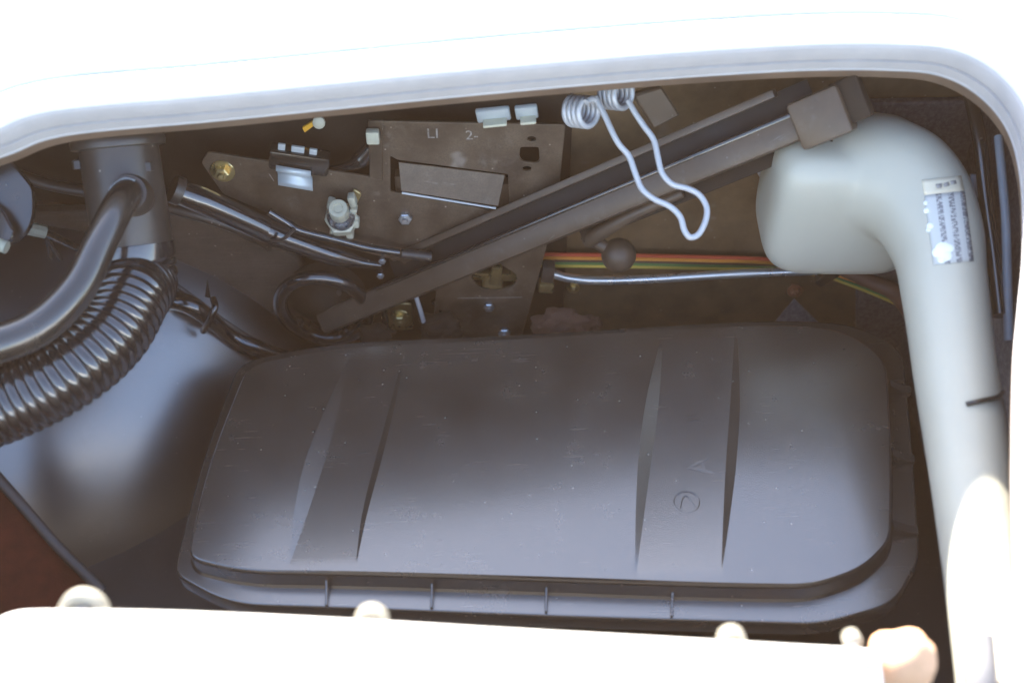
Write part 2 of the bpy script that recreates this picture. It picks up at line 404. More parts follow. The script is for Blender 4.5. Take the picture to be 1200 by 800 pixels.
rs = [ring(bm, i6, FH), ring(bm, mixp(i6, flo, .04), FH), ring(bm, mixp(i6, flo, .5), FH), ring(bm, offs(flo, -.0024 * sg), FH), ring(bm, offs(flo, -.0018 * sg), FH), ring(bm, offs(flo, -.0008 * sg), FH - .0006), ring(bm, flo, FH - .002), ring(bm, offs(flo, .001 * sg), FH - .018), ring(bm, offs(flo, -.003 * sg), FH - .018)]
for a, b in zip(rs, rs[1:]): bridge(bm, a, b)
obj('flange', bm, m_cover, cov, angle=35)
def rib(u0, v0, u1, v1, wd=.0024):
    a, b = cl(u0, v0, FH), cl(u1, v1, FH); a3, b3 = cw(a, FH), cw(b, FH); dx = (b3 - a3); L_ = dx.length
    side = cen.cross(dx).normalized() * wd / 2; bm = bmesh.new()
    hs = [(0, .014), (.25, .010), (.6, .0055), (1, .004)]
    prof = [bm.verts.new(a3 + dx * t + cen * h + side) for t, h in hs] + [bm.verts.new(b3 + side - cen * .003), bm.verts.new(a3 + side - cen * .003)]
    f = bm.faces.new(prof); r = bmesh.ops.extrude_face_region(bm, geom=[f])
    for x in r['geom']:
        if isinstance(x, bmesh.types.BMVert): x.co -= side * 2
    bmesh.ops.bevel(bm, geom=bm.edges[:], offset=.0005, segments=1, affect='EDGES')
    return bm
for q in [(385, 676, 383, 711), (508, 679, 506, 714), (641, 683, 640, 719), (788, 687, 787, 724), (1040, 458, 1067, 459, .008), (1042, 538, 1071, 539, .008), (1043, 622, 1075, 623, .008)]:
    obj('rib', rib(*q), m_cover, cov, angle=30)
def emboss(txt, u, v, size, ang):
    p = cl(u, v); c_, s_ = math.cos(ang), math.sin(ang)
    ex, ey = cex * c_ + cey * s_, cey * c_ - cex * s_
    me = text_mesh(txt, size, cw(p, top_h(p) + .0001), ex, ey, .0003)
    obj('embossed_mark', me, m_cover, cov, smooth=False)
emboss('=', 812, 487, .024, .1); emboss('A', 822, 543, .030, R(95)); emboss('I', 395, 532, .020, R(85)); emboss('L', 424, 530, .020, R(-85))
p = cl(805, 586); bm = bmesh.new()
add_tube(bm, [cw(p + V((.011 * math.cos(a), .011 * math.sin(a))), top_h(p)) for a in (2 * math.pi * k / 30 for k in range(31))], .0006, 6, cap=False)
add_tube(bm, catmull([cw(p + V(q), top_h(p) + .0002) for q in ((-.006, -.006), (-.003, .004), (.001, .006), (.004, .001), (.007, -.006))], 5), .0005, 6)
obj('round_emblem', bm, m_cover, cov)

# ------------------------------------------------------------------ dome on the left
dm = bmesh.new(); dc = V((-.52, 1.25, -.486))
bmesh.ops.create_uvsphere(dm, u_segments=72, v_segments=40, radius=1)
for x in dm.verts:
    q = x.co; s = 1 + .008 * mnoise.noise(q * 2.2)
    x.co = dc + V((q.x * .44, q.y * .75, q.z * .62)) * s
tag(obj('metal_dome', dm, m_dome), 'large glossy black metal dome bulging below the corrugated hose', 'housing')

# ------------------------------------------------------------------ filler neck, corrugated hose, branch pipe
n_bot = D(158, 302, 1.045); n_top = D(138, 166, 1.03); NX = (n_top - n_bot).normalized(); nr = px(46, 1.04)
neck = thing('filler_neck', 'upright black pipe neck with a flat collar hanging from the rim at left', 'pipe neck', n_bot)
hh = (n_top - n_bot).length
obj('tube', add_lathe(bmesh.new(), [(nr * .98, 0), (nr, .002), (nr * .98, hh)], n_bot, NX, 40), m_neck, neck)
obj('collar', add_lathe(bmesh.new(), [(nr, hh - .006), (nr * 1.15, hh - .005), (nr * 1.18, hh), (nr * 1.15, hh + .003), (nr, hh + .003)], n_bot, NX, 40), m_neck, neck)
for a in (-150, -35):
    obj('collar_bolt', add_lathe(bmesh.new(), [(.005, hh - .012), (.005, hh - .005), (.003, hh - .004)], n_bot + V((nr * 1.05 * math.cos(R(a)), nr * 1.05 * math.sin(R(a)), 0)), NX, 6), m_neck, neck, smooth=False)
hp = catmull([n_bot + NX * .012, n_bot - NX * .02, D(153, 348, 1.02), D(132, 389, .995), D(92, 427, .975), D(38, 459, .965), D(-30, 485, .96), D(-110, 500, .96)], 60)
# resample by arc length for even corrugations
acc = [0]
for a, b in zip(hp, hp[1:]): acc.append(acc[-1] + (b - a).length)
pitch = .0076; step = pitch / 8; even = []; rads = []; k = 0; s = 0
while s < acc[-1]:
    while acc[k + 1] < s: k += 1
    even.append(hp[k].lerp(hp[k + 1], (s - acc[k]) / max(1e-9, acc[k + 1] - acc[k])))
    ph = (s / pitch) % 1; base = nr * (1.0 - .10 * min(1, s / .1))
    rads.append(base - .0014 + .0024 * max(0, math.sin(math.pi * ph)) ** .6 if s > .012 else nr * 1.03); s += step
hose = obj('corrugated_hose', add_tube(bmesh.new(), even, rads, 36), m_rubber, angle=80)
tag(hose, 'thick black corrugated hose curving down to the left from the neck', 'hose')
br = thing('branch_pipe', 'smooth black pipe bending out of the neck above the corrugated hose', 'pipe', D(150, 232, 1.0))
obj('pipe', tube([D(156, 236, 1.03), D(152, 226, 1.0), D(139, 242, .975), D(118, 284, .955), D(92, 337, .94), D(50, 380, .93), D(0, 402, .925), D(-80, 420, .92)], [px(18, 1), px(19, .97), px(20, .95), px(23, .93), px(24, .92)], 28), m_hose, br)
obj('socket', tube([D(160, 240, 1.04), D(154, 229, 1.008), D(150, 226, .992)], [px(26, 1), px(25, 1), px(21, 1)], 28), m_neck, br)
obj('weld_smear', tube([D(126, 236, .985), D(133, 222, .985), D(146, 212, .99), D(158, 212, .99)], [.001, .0035, .003, .001], 10), m_zincw, br)

# ------------------------------------------------------------------ top left odds and ends
pl = thing('bracket_plate', 'black rounded bracket plate at the left edge under the rim', 'bracket', D(5, 280, 1.03))
obj('plate', prism(round_poly([D(-60, 150, 1.01), D(-5, 168, 1.01), D(28, 205, 1.02), D(41, 222, 1.03), D(40, 262, 1.03), D(22, 286, 1.03), D(-60, 300, 1.01)], .012, 5), .012, .002), m_hose, pl)
obj('tab', prism(round_poly([D(-20, 228, 1.0), D(2, 246, 1.0), D(16, 272, 1.0), D(12, 284, 1.0), D(-20, 280, 1.0)], .004, 3), .006, .001), m_rubber, pl)
obj('pale_plug', tube([D(-6, 285, 1.0), D(8, 290, 1.0)], px(8, 1.0), 10), m_cream, pl)
tag(obj('cross_pipe', tube([A(20, 205, .89), A(60, 217, .89), A(120, 228, .89), A(195, 243, .885), A(250, 258, .885), A(300, 278, .89), A(330, 300, .93)], px(7, 1.18), 14), m_neck), 'thin black pipe running behind the filler neck', 'pipe')
cn = thing('wire_connector', 'small pale connector with two thin black wires at left of the neck', 'connector', A(42, 270, .87))
obj('shell', tube([A(26, 266, .86), A(54, 272, .865)], px(8, 1.15), 8), m_cream, cn, angle=20)
obj('wire', tube([A(52, 272, .866), A(80, 285, .87), A(110, 300, .88)], px(4.5, 1.15), 8), m_hose, cn)
obj('wire', tube([A(54, 276, .866), A(60, 310, .87), A(56, 360, .87)], px(2.5, 1.15), 8), m_hose, cn)
obj('wire', tube([A(55, 278, .866), A(75, 310, .87), A(90, 340, .87)], px(2.5, 1.15), 8), m_hose, cn)

# ------------------------------------------------------------------ bulkhead brackets
YP = .885; po = A(450, 250, YP); pex = V((1, 0, 0)); pey = V((0, 0, 1))
def pp(u, v): return A(u, v, YP)
outer = round_poly([pp(*q) for q in [(449, 142), (662, 146), (655, 215), (640, 288), (623, 350), (606, 410), (505, 410), (512, 340), (470, 305), (392, 285), (318, 250), (262, 226), (237, 190), (244, 178), (434, 207), (432, 142)]], .003, 3)
def ell(u, v, a, b, n=20): return [pp(u + a * math.cos(2 * math.pi * k / n), v + b * math.sin(2 * math.pi * k / n)) for k in range(n)]
holes = [round_poly([pp(*q) for q in [(457, 181), (466, 186), (596, 203), (598, 244), (580, 247), (457, 224)]], .002, 2),
         ell(623, 162, 6, 3.5), round_poly([pp(*q) for q in [(609, 171), (632, 171), (633, 188), (628, 191), (612, 189), (608, 184)]], .003, 3), ell(617.5, 197, 6, 3.5),
         round_poly([pp(*q) for q in [(549, 322), (580, 304), (608, 322), (604, 334), (580, 341), (560, 336)]], .008, 4)]
bk = thing('mounting_plate', 'large black steel mounting plate with slots bolted to the bulkhead', 'bracket', pp(450, 400))
obj('plate', plate('plate', outer, holes, po, pex, pey, .0016), m_plate, bk, angle=30)
flap = [A(467, 190, .888), A(592, 205, .888), A(584, 242, .876), A(470, 224, .876)]
obj('bent_flap', prism(flap, .0015, .0004), m_plate, bk)
obj('flap_edge', tube([A(471, 226, .875), A(581, 244, .875)], .0011, 8), m_zincw, bk)
obj('inner_block', box((.016, .012, .03), A(588, 225, .90), bevel=.001), m_plate, bk)
obj('inner_block', box((.014, .012, .02), A(472, 212, .90), bevel=.001), m_plate, bk)
obj('fold_strip', prism([A(432, 142, .882), A(449, 142, .882), A(448, 212, .882), A(433, 209, .882)], .003, .0006), m_plate, bk)
for t, u, v, s in (('LI', 507, 157, .016), ('2-', 553, 159, .015)):
    obj('chalk_mark', text_mesh(t, s, A(u, v, YP - .0012), pex, pey), m_chalk, bk, smooth=False)
obj('scratch', tube([A(315, 203, YP - .001), A(321, 212, YP - .001)], .0006, 6), m_chalk, bk)
obj('scratch', tube([A(536, 349, YP - .001), A(612, 348, YP - .001)], .0005, 6), m_greyp, bk)
# the back edge where the plate is folded
obj('side_fold', prism([A(662, 146, .886), A(655, 215, .886), A(640, 288, .886), A(623, 350, .886), A(606, 410, .886), A(606, 410, .925), A(623, 350, .925), A(640, 288, .925), A(655, 215, .925), A(662, 146, .925)], .0012, 0), m_plate, bk)

# cross valve behind the oval hole
cv = thing('cross_fitting', 'brass cross shaped fitting behind the oval hole in the plate', 'fitting', A(580, 325, .895))
obj('stem', box((.011, .010, .026), A(581, 321, .886), Matrix.Rotation(.12, 4, 'Y'), .0012), m_brass, cv)
obj('arm', box((.046, .008, .010), A(580, 322, .897), Matrix.Rotation(.06, 4, 'Y'), .0012), m_brass, cv)
obj('cap', add_lathe(bmesh.new(), [(.011, 0), (.011, .006), (.009, .008), (0, .008)], A(577, 330, .897), (0, -1, .2), 20), m_brass, cv)

# bolts: one of each kind, then copies
def bolt(name, label, mat, loc, r, washer=True, flange=False, group='bolts in the bulkhead and brackets'):
    t = thing(name, label, 'bolt', loc, group); ax = V((0, -1, .12))
    h0 = .0
    if washer:
        obj('washer', add_lathe(bmesh.new(), [(r * .5, 0), (r * 1.55, 0), (r * 1.6, .0012), (r * 1.5, .002), (r * .5, .002)], loc, ax, 24), mat, t); h0 = .002
    obj('head', add_lathe(bmesh.new(), [(r, h0), (r, h0 + r * .75), (r * .82, h0 + r * .9), (r * .5, h0 + r * .92), (r * .45, h0 + r * .7), (0, h0 + r * .7)], loc, ax, 6 if not flange else 16), mat, t, angle=20)
    obj('shank', add_lathe(bmesh.new(), [(r * .42, h0 - .015), (r * .42, h0 + r * 1.15), (r * .3, h0 + r * 1.3), (0, h0 + r * 1.3)], loc, ax, 12), mat, t)
    return t
b1 = bolt('hex_bolt', 'yellow zinc bolt with a wide washer at the left end of the plate', m_brass, A(261, 200, YP - .002), .0075)
b2 = bolt('hex_bolt', 'bright zinc bolt in the plate below the slotted flap', m_zinc, A(475, 254, YP - .002), .0068, washer=False)
G = 'bolts in the bulkhead and brackets'
dup(b2, A(573, 358, YP - .002), 'silver bolt in the plate under the brass cross fitting', G, (.85, .85, .85))
dup(b1, A(469, 372, .885), 'yellow bolt on a small bracket beside the thin grey cable', G, (.95, .95, .95))
dup(b2, A(591, 388, .88), 'dull bolt at the bottom of the plate just above the cover', G, (1, 1, 1))
dup(b1, A(672, 337, .925), 'small pale bolt below the silver pipe near its fitting', G, (.6, .6, .6))
dup(b2, A(893, 200, .92), 'silver screw on the bulkhead beside the white tank', G, (.8, .8, .8))
dup(b2, A(362, 352, .90), 'small shiny bolt inside the black rubber ring', G, (.7, .7, .7))
dup(b1, A(362, 366, .90), 'small brass bolt low inside the rubber ring', G, (.35, .35, .35))
bc = bolt('hex_bolt', 'copper coloured bolt above the grey gusset near the tank', m_cop, A(931, 340, .92), .0055)
dup(b2, A(685, 279, .86), 'tiny bolt at the pivot of the ball ended lever', G, (.5, .5, .5))
dup(b2, A(448, 305, .875), 'small bolt at the end of the sheathed tube', G, (.55, .55, .55))
dup(b2, A(446, 322, .875), 'small bolt just under the end of the sheathed tube', G, (.55, .55, .55))
dup(b2, A(399, 330, .88), 'dull bolt above the rubber ring beside the strut', G, (.6, .6, .6))
obj('backing_tab', prism(round_poly([A(446, 372, .895), A(462, 356, .895), A(482, 356, .895), A(484, 386, .895), A(460, 388, .895)], .004, 3), .003, .0006), m_brass, None)
C.objects['backing_tab'].name = 'bolt_bracket'
tag(C.objects['bolt_bracket'], 'small yellow bracket under the bolt beside the thin grey cable', 'bracket')

# relay with spring clip on top of the plate
rl = thing('relay_block', 'small dark relay block with three silver tabs clipped on the plate edge', 'relay', A(350, 195, .88))
rx = (A(383, 196, .88) - A(320, 187, .88)).normalized(); rb = basis(rx, V((0, 0, 1)))
obj('block', box((.056, .016, .022), A(351, 187, .88), basis(rx, V((0, 0, 1))) @ Matrix.Rotation(-R(90), 4, 'X'), .003), m_hose, rl)
for u, v, ww in ((330, 173, .0065), (349, 176, .012), (367, 179, .007)):
    obj('tab', box((ww, .003, .009), A(u, v, .878), rb @ Matrix.Rotation(-R(90), 4, 'X'), .0006), m_zincw, rl)
c0, c1 = A(323, 195, .868), A(364, 202, .868); bm = bmesh.new(); prof = [(.002, 0), (-.001, -.004), (.004, -.008), (.003, -.012), (-.001, -.016), (-.003, -.020)]
ra = [bm.verts.new(c0 + V((0, a, b))) for a, b in prof]; rb_ = [bm.verts.new(c1 + V((0, a, b))) for a, b in prof]
for k in range(len(prof) - 1): bm.faces.new((ra[k], ra[k + 1], rb_[k + 1], rb_[k]))
cp = obj('spring_clip', bm, m_zincw, rl); mo = cp.modifiers.new('t', 'SOLIDIFY'); mo.thickness = .0012

# cream clamp valve
va = thing('clamp_fitting', 'cream plastic and zinc clamp fitting standing on the plate', 'fitting', A(400, 270, .87))
ax = V((.05, -.55, .85)); vb = A(401, 258, .872)
obj('hex_base', add_lathe(bmesh.new(), [(.0150, -.006), (.0165, -.005), (.0165, .008), (.013, .0095), (0, .0095)], vb, ax, 6), m_cream, va, angle=20)
obj('collar', add_lathe(bmesh.new(), [(.0135, .009), (.0135, .018), (.0115, .021), (.0095, .025), (0, .025)], vb, ax, 24), m_zinc, va)
obj('cap', add_lathe(bmesh.new(), [(.0095, .024), (.0095, .041), (.0085, .0435), (.005, .0435), (.0045, .042), (0, .042)], vb, ax, 24), m_cream, va)
for u, v in ((388, 238), (386, 252), (413, 234), (414, 246), (417, 260), (410, 271), (391, 271)):
    obj('lug', box((.007, .010, random.uniform(.008, .013)), A(u, v, .868), Matrix.Rotation(random.uniform(-.4, .4), 4, 'Y'), .0015), m_cream, va)
obj('back_wing', prism(round_poly([A(414, 222, .88), A(424, 228, .88), A(418, 240, .88), A(412, 236, .88)], .002, 2), .003, .0005), m_brass, va)
# bits above
at_ = thing('amber_tag', 'small amber plastic tag on a pale fastener beneath the rim', 'tag', A(365, 148, .905))
obj('tag_blade', prism([A(354, 150, .905), A(366, 143, .905), A(369, 147, .905), A(357, 156, .905)], .003, .0005), m_amber, at_)
obj('fastener', add_lathe(bmesh.new(), [(.006, 0), (.006, .003), (.003, .005), (0, .005)], A(374, 143, .905), (0, -1, .3), 12), m_cream, at_)
tag(obj('small_lug', box((.012, .008, .014), A(437, 160, .875), bevel=.0015), m_cream), 'small cream lug on the upper left corner of the mounting plate', 'lug')
tag(obj('black_sleeve', tube([A(388, 198, .895), A(410, 194, .89), A(424, 186, .89), A(436, 172, .89)], [.003, .005, .009, .007], 12), m_rubber), 'shiny black sleeve lying behind the plate under the cream lug', 'cable sleeve')
for u, v, wd, lb in ((578, 134, .030, 'wide pale metal clip hanging under the rim'), (617, 131, .020, 'narrow pale metal clip beside the wider one under the rim')):
    q = thing('hanging_clip', lb, 'clip', D(u, v, 1.06), 'pale clips under the rim')
    obj('clip_face', box((wd, .005, .017), D(u, v, 1.06), Matrix.Rotation(-.12, 4, 'Y') @ Matrix.Rotation(.3, 4, 'X'), .0015), m_zincw, q)
    obj('clip_foot', box((wd * .7, .010, .003), D(u + 2, v + 10, 1.06), Matrix.Rotation(-.12, 4, 'Y'), .001), m_cream, q)

# ------------------------------------------------------------------ sheathed tubes and ring on the left of the strut
sh = thing('sheathed_tube', 'black sheathed tube with an open end lying below the plate', 'tube', A(320, 280, .87))
obj('sheath', tube([A(204, 222, .85), A(235, 234, .852), A(270, 250, .855), A(310, 269, .86)], [px(15, 1.12), px(16, 1.12), px(15, 1.14), px(15, 1.14)], 20), m_rubber, sh)
obj('end_ring', tube([A(202, 221, .85), A(212, 225, .851)], px(17, 1.12), 20, n=3), m_neck, sh)
obj('inner_tube', tube([A(300, 266, .862), A(340, 281, .866), A(390, 299, .87), A(420, 307, .873), A(446, 311, .876)], [px(14, 1.15), px(14, 1.15), px(13, 1.15), px(8, 1.15), px(4, 1.15)], 18), m_rubber, sh)
obj('tape_wrap', tube([A(318, 282, .852), A(332, 280, .846), A(345, 268, .848)], px(2.2, 1.15), 8), m_neck, sh)
th = thing('thin_tube', 'thin shiny black tube along the bottom edge of the plate', 'tube', A(420, 290, .86))
obj('tube', tube([A(315, 248, .862), A(338, 262, .86), A(352, 270, .858), A(395, 281, .86), A(430, 290, .862), A(468, 296, .865)], px(5, 1.16), 12), m_rubber, th)
obj('end_sleeve', tube([A(470, 297, .865), A(505, 301, .868)], px(6, 1.16), 10), m_neck, th)
rg = thing('rubber_ring', 'thick black rubber ring at the foot of the strut', 'grommet', A(380, 400, .90))
rc = A(380, 362, .872); rr = px(54, 1.18)
obj('ring', add_tube(bmesh.new(), [rc + V((rr * math.cos(a) * 1.0, -.012 * math.sin(a), rr * 1.3 * math.sin(a))) for a in (2 * math.pi * k / 64 for k in range(65))], px(9, 1.2), 16, cap=False), m_rubber, rg)
obj('boot', add_lathe(bmesh.new(), [(rr * .95, 0), (rr * .8, .006), (rr * .5, .012), (rr * .3, .022), (0, .024)], rc + V((0, .022, 0)), (0, -1, .1), 32), m_matte, rg)
for u, v, s in ((350, 376, .006), (356, 384, .004), (402, 386, .006), (398, 394, .005), (378, 398, .004), (412, 384, .004), (372, 330, .003), (396, 342, .004)):
    obj('lump', add_lathe(bmesh.new(), [(s, 0), (s, s), (s * .5, s * 1.4), (0, s * 1.4)], A(u, v, .885), (.1, -1, .4), 7), random.choice([m_neck, m_rubber, m_hose]), rg, angle=20)
cb = thing('taped_cable', 'black taped cable bundle over the top of the dome', 'cable', A(240, 365, .86))
obj('bundle', tube([A(150, 362, .86), A(190, 352, .858), A(220, 356, .852), A(245, 373, .85), A(272, 395, .85), A(300, 408, .85), A(335, 420, .855)], [px(9, 1.1), px(13, 1.1), px(13, 1.1), px(10, 1.1), px(13, 1.1), px(11, 1.1)], 18), m_rubber, cb)
obj('side_wire', tube([A(200, 330, .87), A(235, 355, .86), A(262, 376, .855), A(300, 400, .855), A(330, 412, .86)], px(3.5, 1.12), 8), m_neck, cb)
obj('tie', tube([A(238, 388, .835), A(246, 374, .832), A(252, 360, .838), A(250, 350, .85)], px(4.5, 1.1), 10), m_rubber, cb)
obj('tie_tail', prism([A(240, 348, .86), A(243, 328, .865), A(247, 350, .86)], .002, .0004), m_rubber, cb)

# ------------------------------------------------------------------ strut
sa, sb = A(378, 378, .872), D(960, 137, 1.02)
sx = (sb - sa).normalized(); sl = (sb - sa).length; toc = (CAM - (sa + sb) / 2).normalized()
sz = (toc - sx * toc.dot(sx)).normalized(); sy = sz.cross(sx)
if sy.z < 0: sy = -sy
SM = Matrix((sx, sy, sz)).transposed().to_4x4()
st_ = thing('diagonal_strut', 'long black channel strut running diagonally up to the right', 'strut', sa)
def sbox(x0_, x1_, y0_, y1_, z0_, z1_, bev=.0015):
    return box((x1_ - x0_, y1_ - y0_, z1_ - z0_), sa + SM.to_3x3() @ V(((x0_ + x1_) / 2, (y0_ + y1_) / 2, (z0_ + z1_) / 2)), SM, bev)
obj('main_bar', sbox(0, sl, -.013, .013, -.010, .010, .006), m_strut, st_)
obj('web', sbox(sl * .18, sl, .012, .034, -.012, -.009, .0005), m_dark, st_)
obj('upper_flange', sbox(sl * .20, sl * .95, .030, .037, -.012, .003, .001), m_strut, st_)
obj('edge_bead', sbox(sl * .15, sl * .99, .0085, .0125, .0075, .0115, .0016), m_hose, st_)
obj('lower_web', sbox(sl * .55, sl, -.025, -.012, -.020, -.016, .001), m_matte, st_)
obj('end_sleeve', sbox(sl * .965, sl * 1.045, -.022, .020, -.014, .018, .0035), m_strut, st_)
obj('end_bracket', sbox(sl * 1.03, sl * 1.075, -.016, .022, -.014, .010, .003), m_matte, st_)
# hook bracket above the strut, behind the spring
hb = obj('hinge_bracket', prism([D(742, 112, 1.06), D(776, 102, 1.06), D(798, 136, 1.08), D(766, 152, 1.08)], .010, .002), m_strut)
tag(hb, 'dark hinge bracket just behind the two spring coils', 'bracket')
# spring
sp = thing('hinge_spring', 'silver wire spring with two coils and a long looped tail', 'spring', D(720, 150, .99))
def coil(c, axis, r, turns, length, seg=28):
    f = frame(axis).to_3x3(); n = int(turns * seg)
    return [c + f @ V((r * math.cos(2 * math.pi * k / seg), r * math.sin(2 * math.pi * k / seg), length * (k / n - .5))) for k in range(n + 1)]
wr = px(3.7, 1.03)
obj('coil', add_tube(bmesh.new(), coil(D(681, 131, 1.04), V((.75, -.60, .35)), px(16, 1.04), 4.3, px(30, 1.04)), wr, 10), m_spring, sp)
obj('coil', add_tube(bmesh.new(), coil(D(721, 111, 1.05), V((.75, -.60, .35)), px(15, 1.04), 4.1, px(28, 1.04)), wr, 10), m_spring, sp)
tp = [(697, 114), (708, 134), (718, 156), (726, 170), (737, 183), (744, 202), (752, 221), (766, 233), (785, 242), (797, 254), (802, 270), (809, 278), (819, 274), (827, 258), (828, 243), (820, 229), (806, 221), (788, 216), (776, 203), (771, 185), (766, 164), (754, 147), (744, 132), (736, 118)]
obj('looped_tail', tube([D(u, v, 1.035 - .0001 * (v - 114)) for u, v in tp], wr, 10, n=6), m_spring, sp)

# ball lever
lv = thing('ball_lever', 'short black lever with a ball end hanging below the strut', 'lever', A(725, 310, .86))
obj('arm', tube([A(800, 226, .835), A(745, 250, .835), A(705, 272, .84), A(690, 281, .85)], [px(6, 1.15), px(7, 1.15), px(9, 1.15), px(10, 1.15)], 14), m_strut, lv)
obj('link', tube([A(692, 280, .855), A(706, 288, .85), A(716, 297, .848)], px(8, 1.14), 14), m_strut, lv)
bm = bmesh.new(); bmesh.ops.create_uvsphere(bm, u_segments=28, v_segments=18, radius=px(21, 1.14))
bmesh.ops.translate(bm, vec=A(725, 299, .845), verts=bm.verts); obj('ball', bm, m_strut, lv)

# ------------------------------------------------------------------ wires and silver pipe
wh = thing('wire_harness', 'flat run of red orange green and yellow wires along the bulkhead', 'wires', A(780, 305, .91))
for m_, dv, dz in ((m_red, 0, 0), (m_orange, 4, -.001), (m_brown, 7, .001), (m_green, 9.5, 0), (m_yel, 13, -.001)):
    obj('wire', tube([A(634, 298 + dv, .914 + dz), A(720, 299 + dv, .914 + dz), A(820, 301 + dv, .914 + dz), A(900, 304 + dv * .9, .914 + dz), A(960, 314 + dv * .6, .912 + dz), A(990, 322 + dv * .7, .905 + dz), A(1030, 335 + dv * .9, .895 + dz), A(1062, 349 + dv, .885 + dz), A(1090, 372 + dv, .88)], px(2.5, 1.22), 8), m_, wh)
sp_ = thing('silver_pipe', 'thin silver metal pipe running sideways below the coloured wires', 'pipe', A(800, 322, .89))
obj('pipe', tube([A(648, 321, .888), A(668, 326, .888), A(700, 328.5, .888), A(760, 327, .888), A(860, 321, .888), A(957, 317, .885)], px(5.5, 1.18), 14), m_alu, sp_)
obj('brass_nut', box((.015, .013, .012), A(640, 334, .886), Matrix.Rotation(.1, 4, 'Y'), .0015), m_brass, sp_)
obj('dark_nut', box((.013, .014, .022), A(642, 318, .888), Matrix.Rotation(.1, 4, 'Y'), .0015), m_neck, sp_)
obj('end_clip', box((.012, .010, .030), A(971, 322, .885), Matrix.Rotation(.75, 4, 'Y'), .0015), m_hose, sp_)
hr = obj('cable_loom', tube([A(975, 312, .87), A(1020, 330, .86), A(1052, 345, .85), A(1074, 380, .84), A(1085, 430, .83), A(1098, 500, .80), A(1105, 560, .77)], [px(7, 1.1), px(12, 1.1), px(12, 1.1), px(12, 1.1)], 14), m_brown)
tag(hr, 'dark brown cable loom bending down behind the white filler pipe', 'cable')
tag(obj('thin_cable', tube([A(487, 346, .87), A(494, 368, .862), A(499, 388, .862), A(500, 402, .865)], px(3, 1.17), 8), m_spring), 'thin grey cable end standing up behind the cover', 'cable')
tag(obj('gusset', prism([A(931, 350, .90), A(966, 384, .88), A(960, 400, .87), A(900, 400, .87), A(905, 382, .88)], .004, .0006), m_speck), 'grey triangular gusset under the copper bolt', 'gusset')
def lump(name, c, r, mat, amp=.35, f=2.0, seed=0):
    bm = bmesh.new(); bmesh.ops.create_icosphere(bm, subdivisions=4, radius=1)
    for x in bm.verts:
        s = 1 + amp * mnoise.noise(x.co * f + V((seed, 0, 0))) + amp * .3 * mnoise.noise(x.co * f * 3.3 + V((0, seed, 0)))
        x.co = c + V((x.co.x * r[0], x.co.y * r[1], x.co.z * r[2])) * s
    return obj(name, bm, mat)
tag(lump('rag', A(657, 380, .85), (.027, .016, .014), m_rust, .5, 1.8, 4), 'crumpled rusty brown rag tucked behind the cover', 'rag')
tag(lump('rust_flake', A(693, 379, .86), (.011, .008, .010), m_rust, .5, 1.8, 9), 'small rusty clump just right of the brown rag', 'rust clump')
# dark clutter low behind the cover
for u, v, s, lb in ((515, 384, .020, 'dusty dark lump low behind the cover near the grey cable'), (440, 392, .016, 'small dark lump between the strut foot and the cover')):
    tag(lump('dark_lump', A(u, v, .86), (s * 1.2, s * .8, s * .7), m_matte, .4, 1.6, u), lb, 'clutter')

# ------------------------------------------------------------------ washer tank with filler pipe
tk = thing('washer_tank', 'milky white plastic tank with a long curved filler pipe', 'tank', D(985, 300, 1.08))
bm = bmesh.new(); bmesh.ops.create_icosphere(bm, subdivisions=5, radius=1)
tcn = D(985, 228, 1.095); hx, hy, hz = px(92, 1.08), .050, .069
for x in bm.verts:
    q = x.co; e = .42
    f = lambda a: math.copysign(abs(a) ** e, a)
    m_ = max(1e-6, (abs(q.x) ** (2 / e * .5) + abs(q.y) ** (2 / e * .5) + abs(q.z) ** (2 / e * .5)) ** (e / 1.0))
    x.co = tcn + V((f(q.x) * hx, f(q.y) * hy, f(q.z) * hz - (q.x) * .004)) * 1.0
add_tube(bm, catmull([D(938, 232, 1.10), D(972, 214, 1.09), D(1020, 204, 1.07), D(1068, 228, 1.045), D(1096, 280, 1.02), D(1107, 345, .995), D(1120, 440, .965), D(1139, 560, .925), D(1153, 660, .89), D(1168, 770, .85), D(1182, 880, .81)], 8),
         [.036, .050, .054, .052, .043, .036, .0335, .0325, .031, .030, .030, .030], 32)
tko = obj('tank_body', bm, m_tank, tk, angle=180)
rm = tko.modifiers.new('r', 'REMESH'); rm.mode = 'VOXEL'; rm.voxel_size = .0035; rm.use_smooth_shade = True
sm = tko.modifiers.new('s', 'SMOOTH'); sm.factor = .5; sm.iterations = 14
bpy.context.view_layer.update(); dg = bpy.context.evaluated_depsgraph_get(); dg.update()
ev = tko.evaluated_get(dg); tmesh = bpy.data.meshes.new_from_object(ev); tmesh.transform(Matrix.Translation(tk.location))
bvh = BVHTree.FromPolygons([x.co.copy() for x in tmesh.vertices], [tuple(p.vertices) for p in tmesh.polygons])
def on_tank(u, v, lift=.0006):
    h = bvh.ray_cast(CAM, ray(u, v).normalized()); p, n = (h[0], h[1]) if h[0] else (D(u, v, 1.), V((0, -1, 0)))
    return p + n * lift
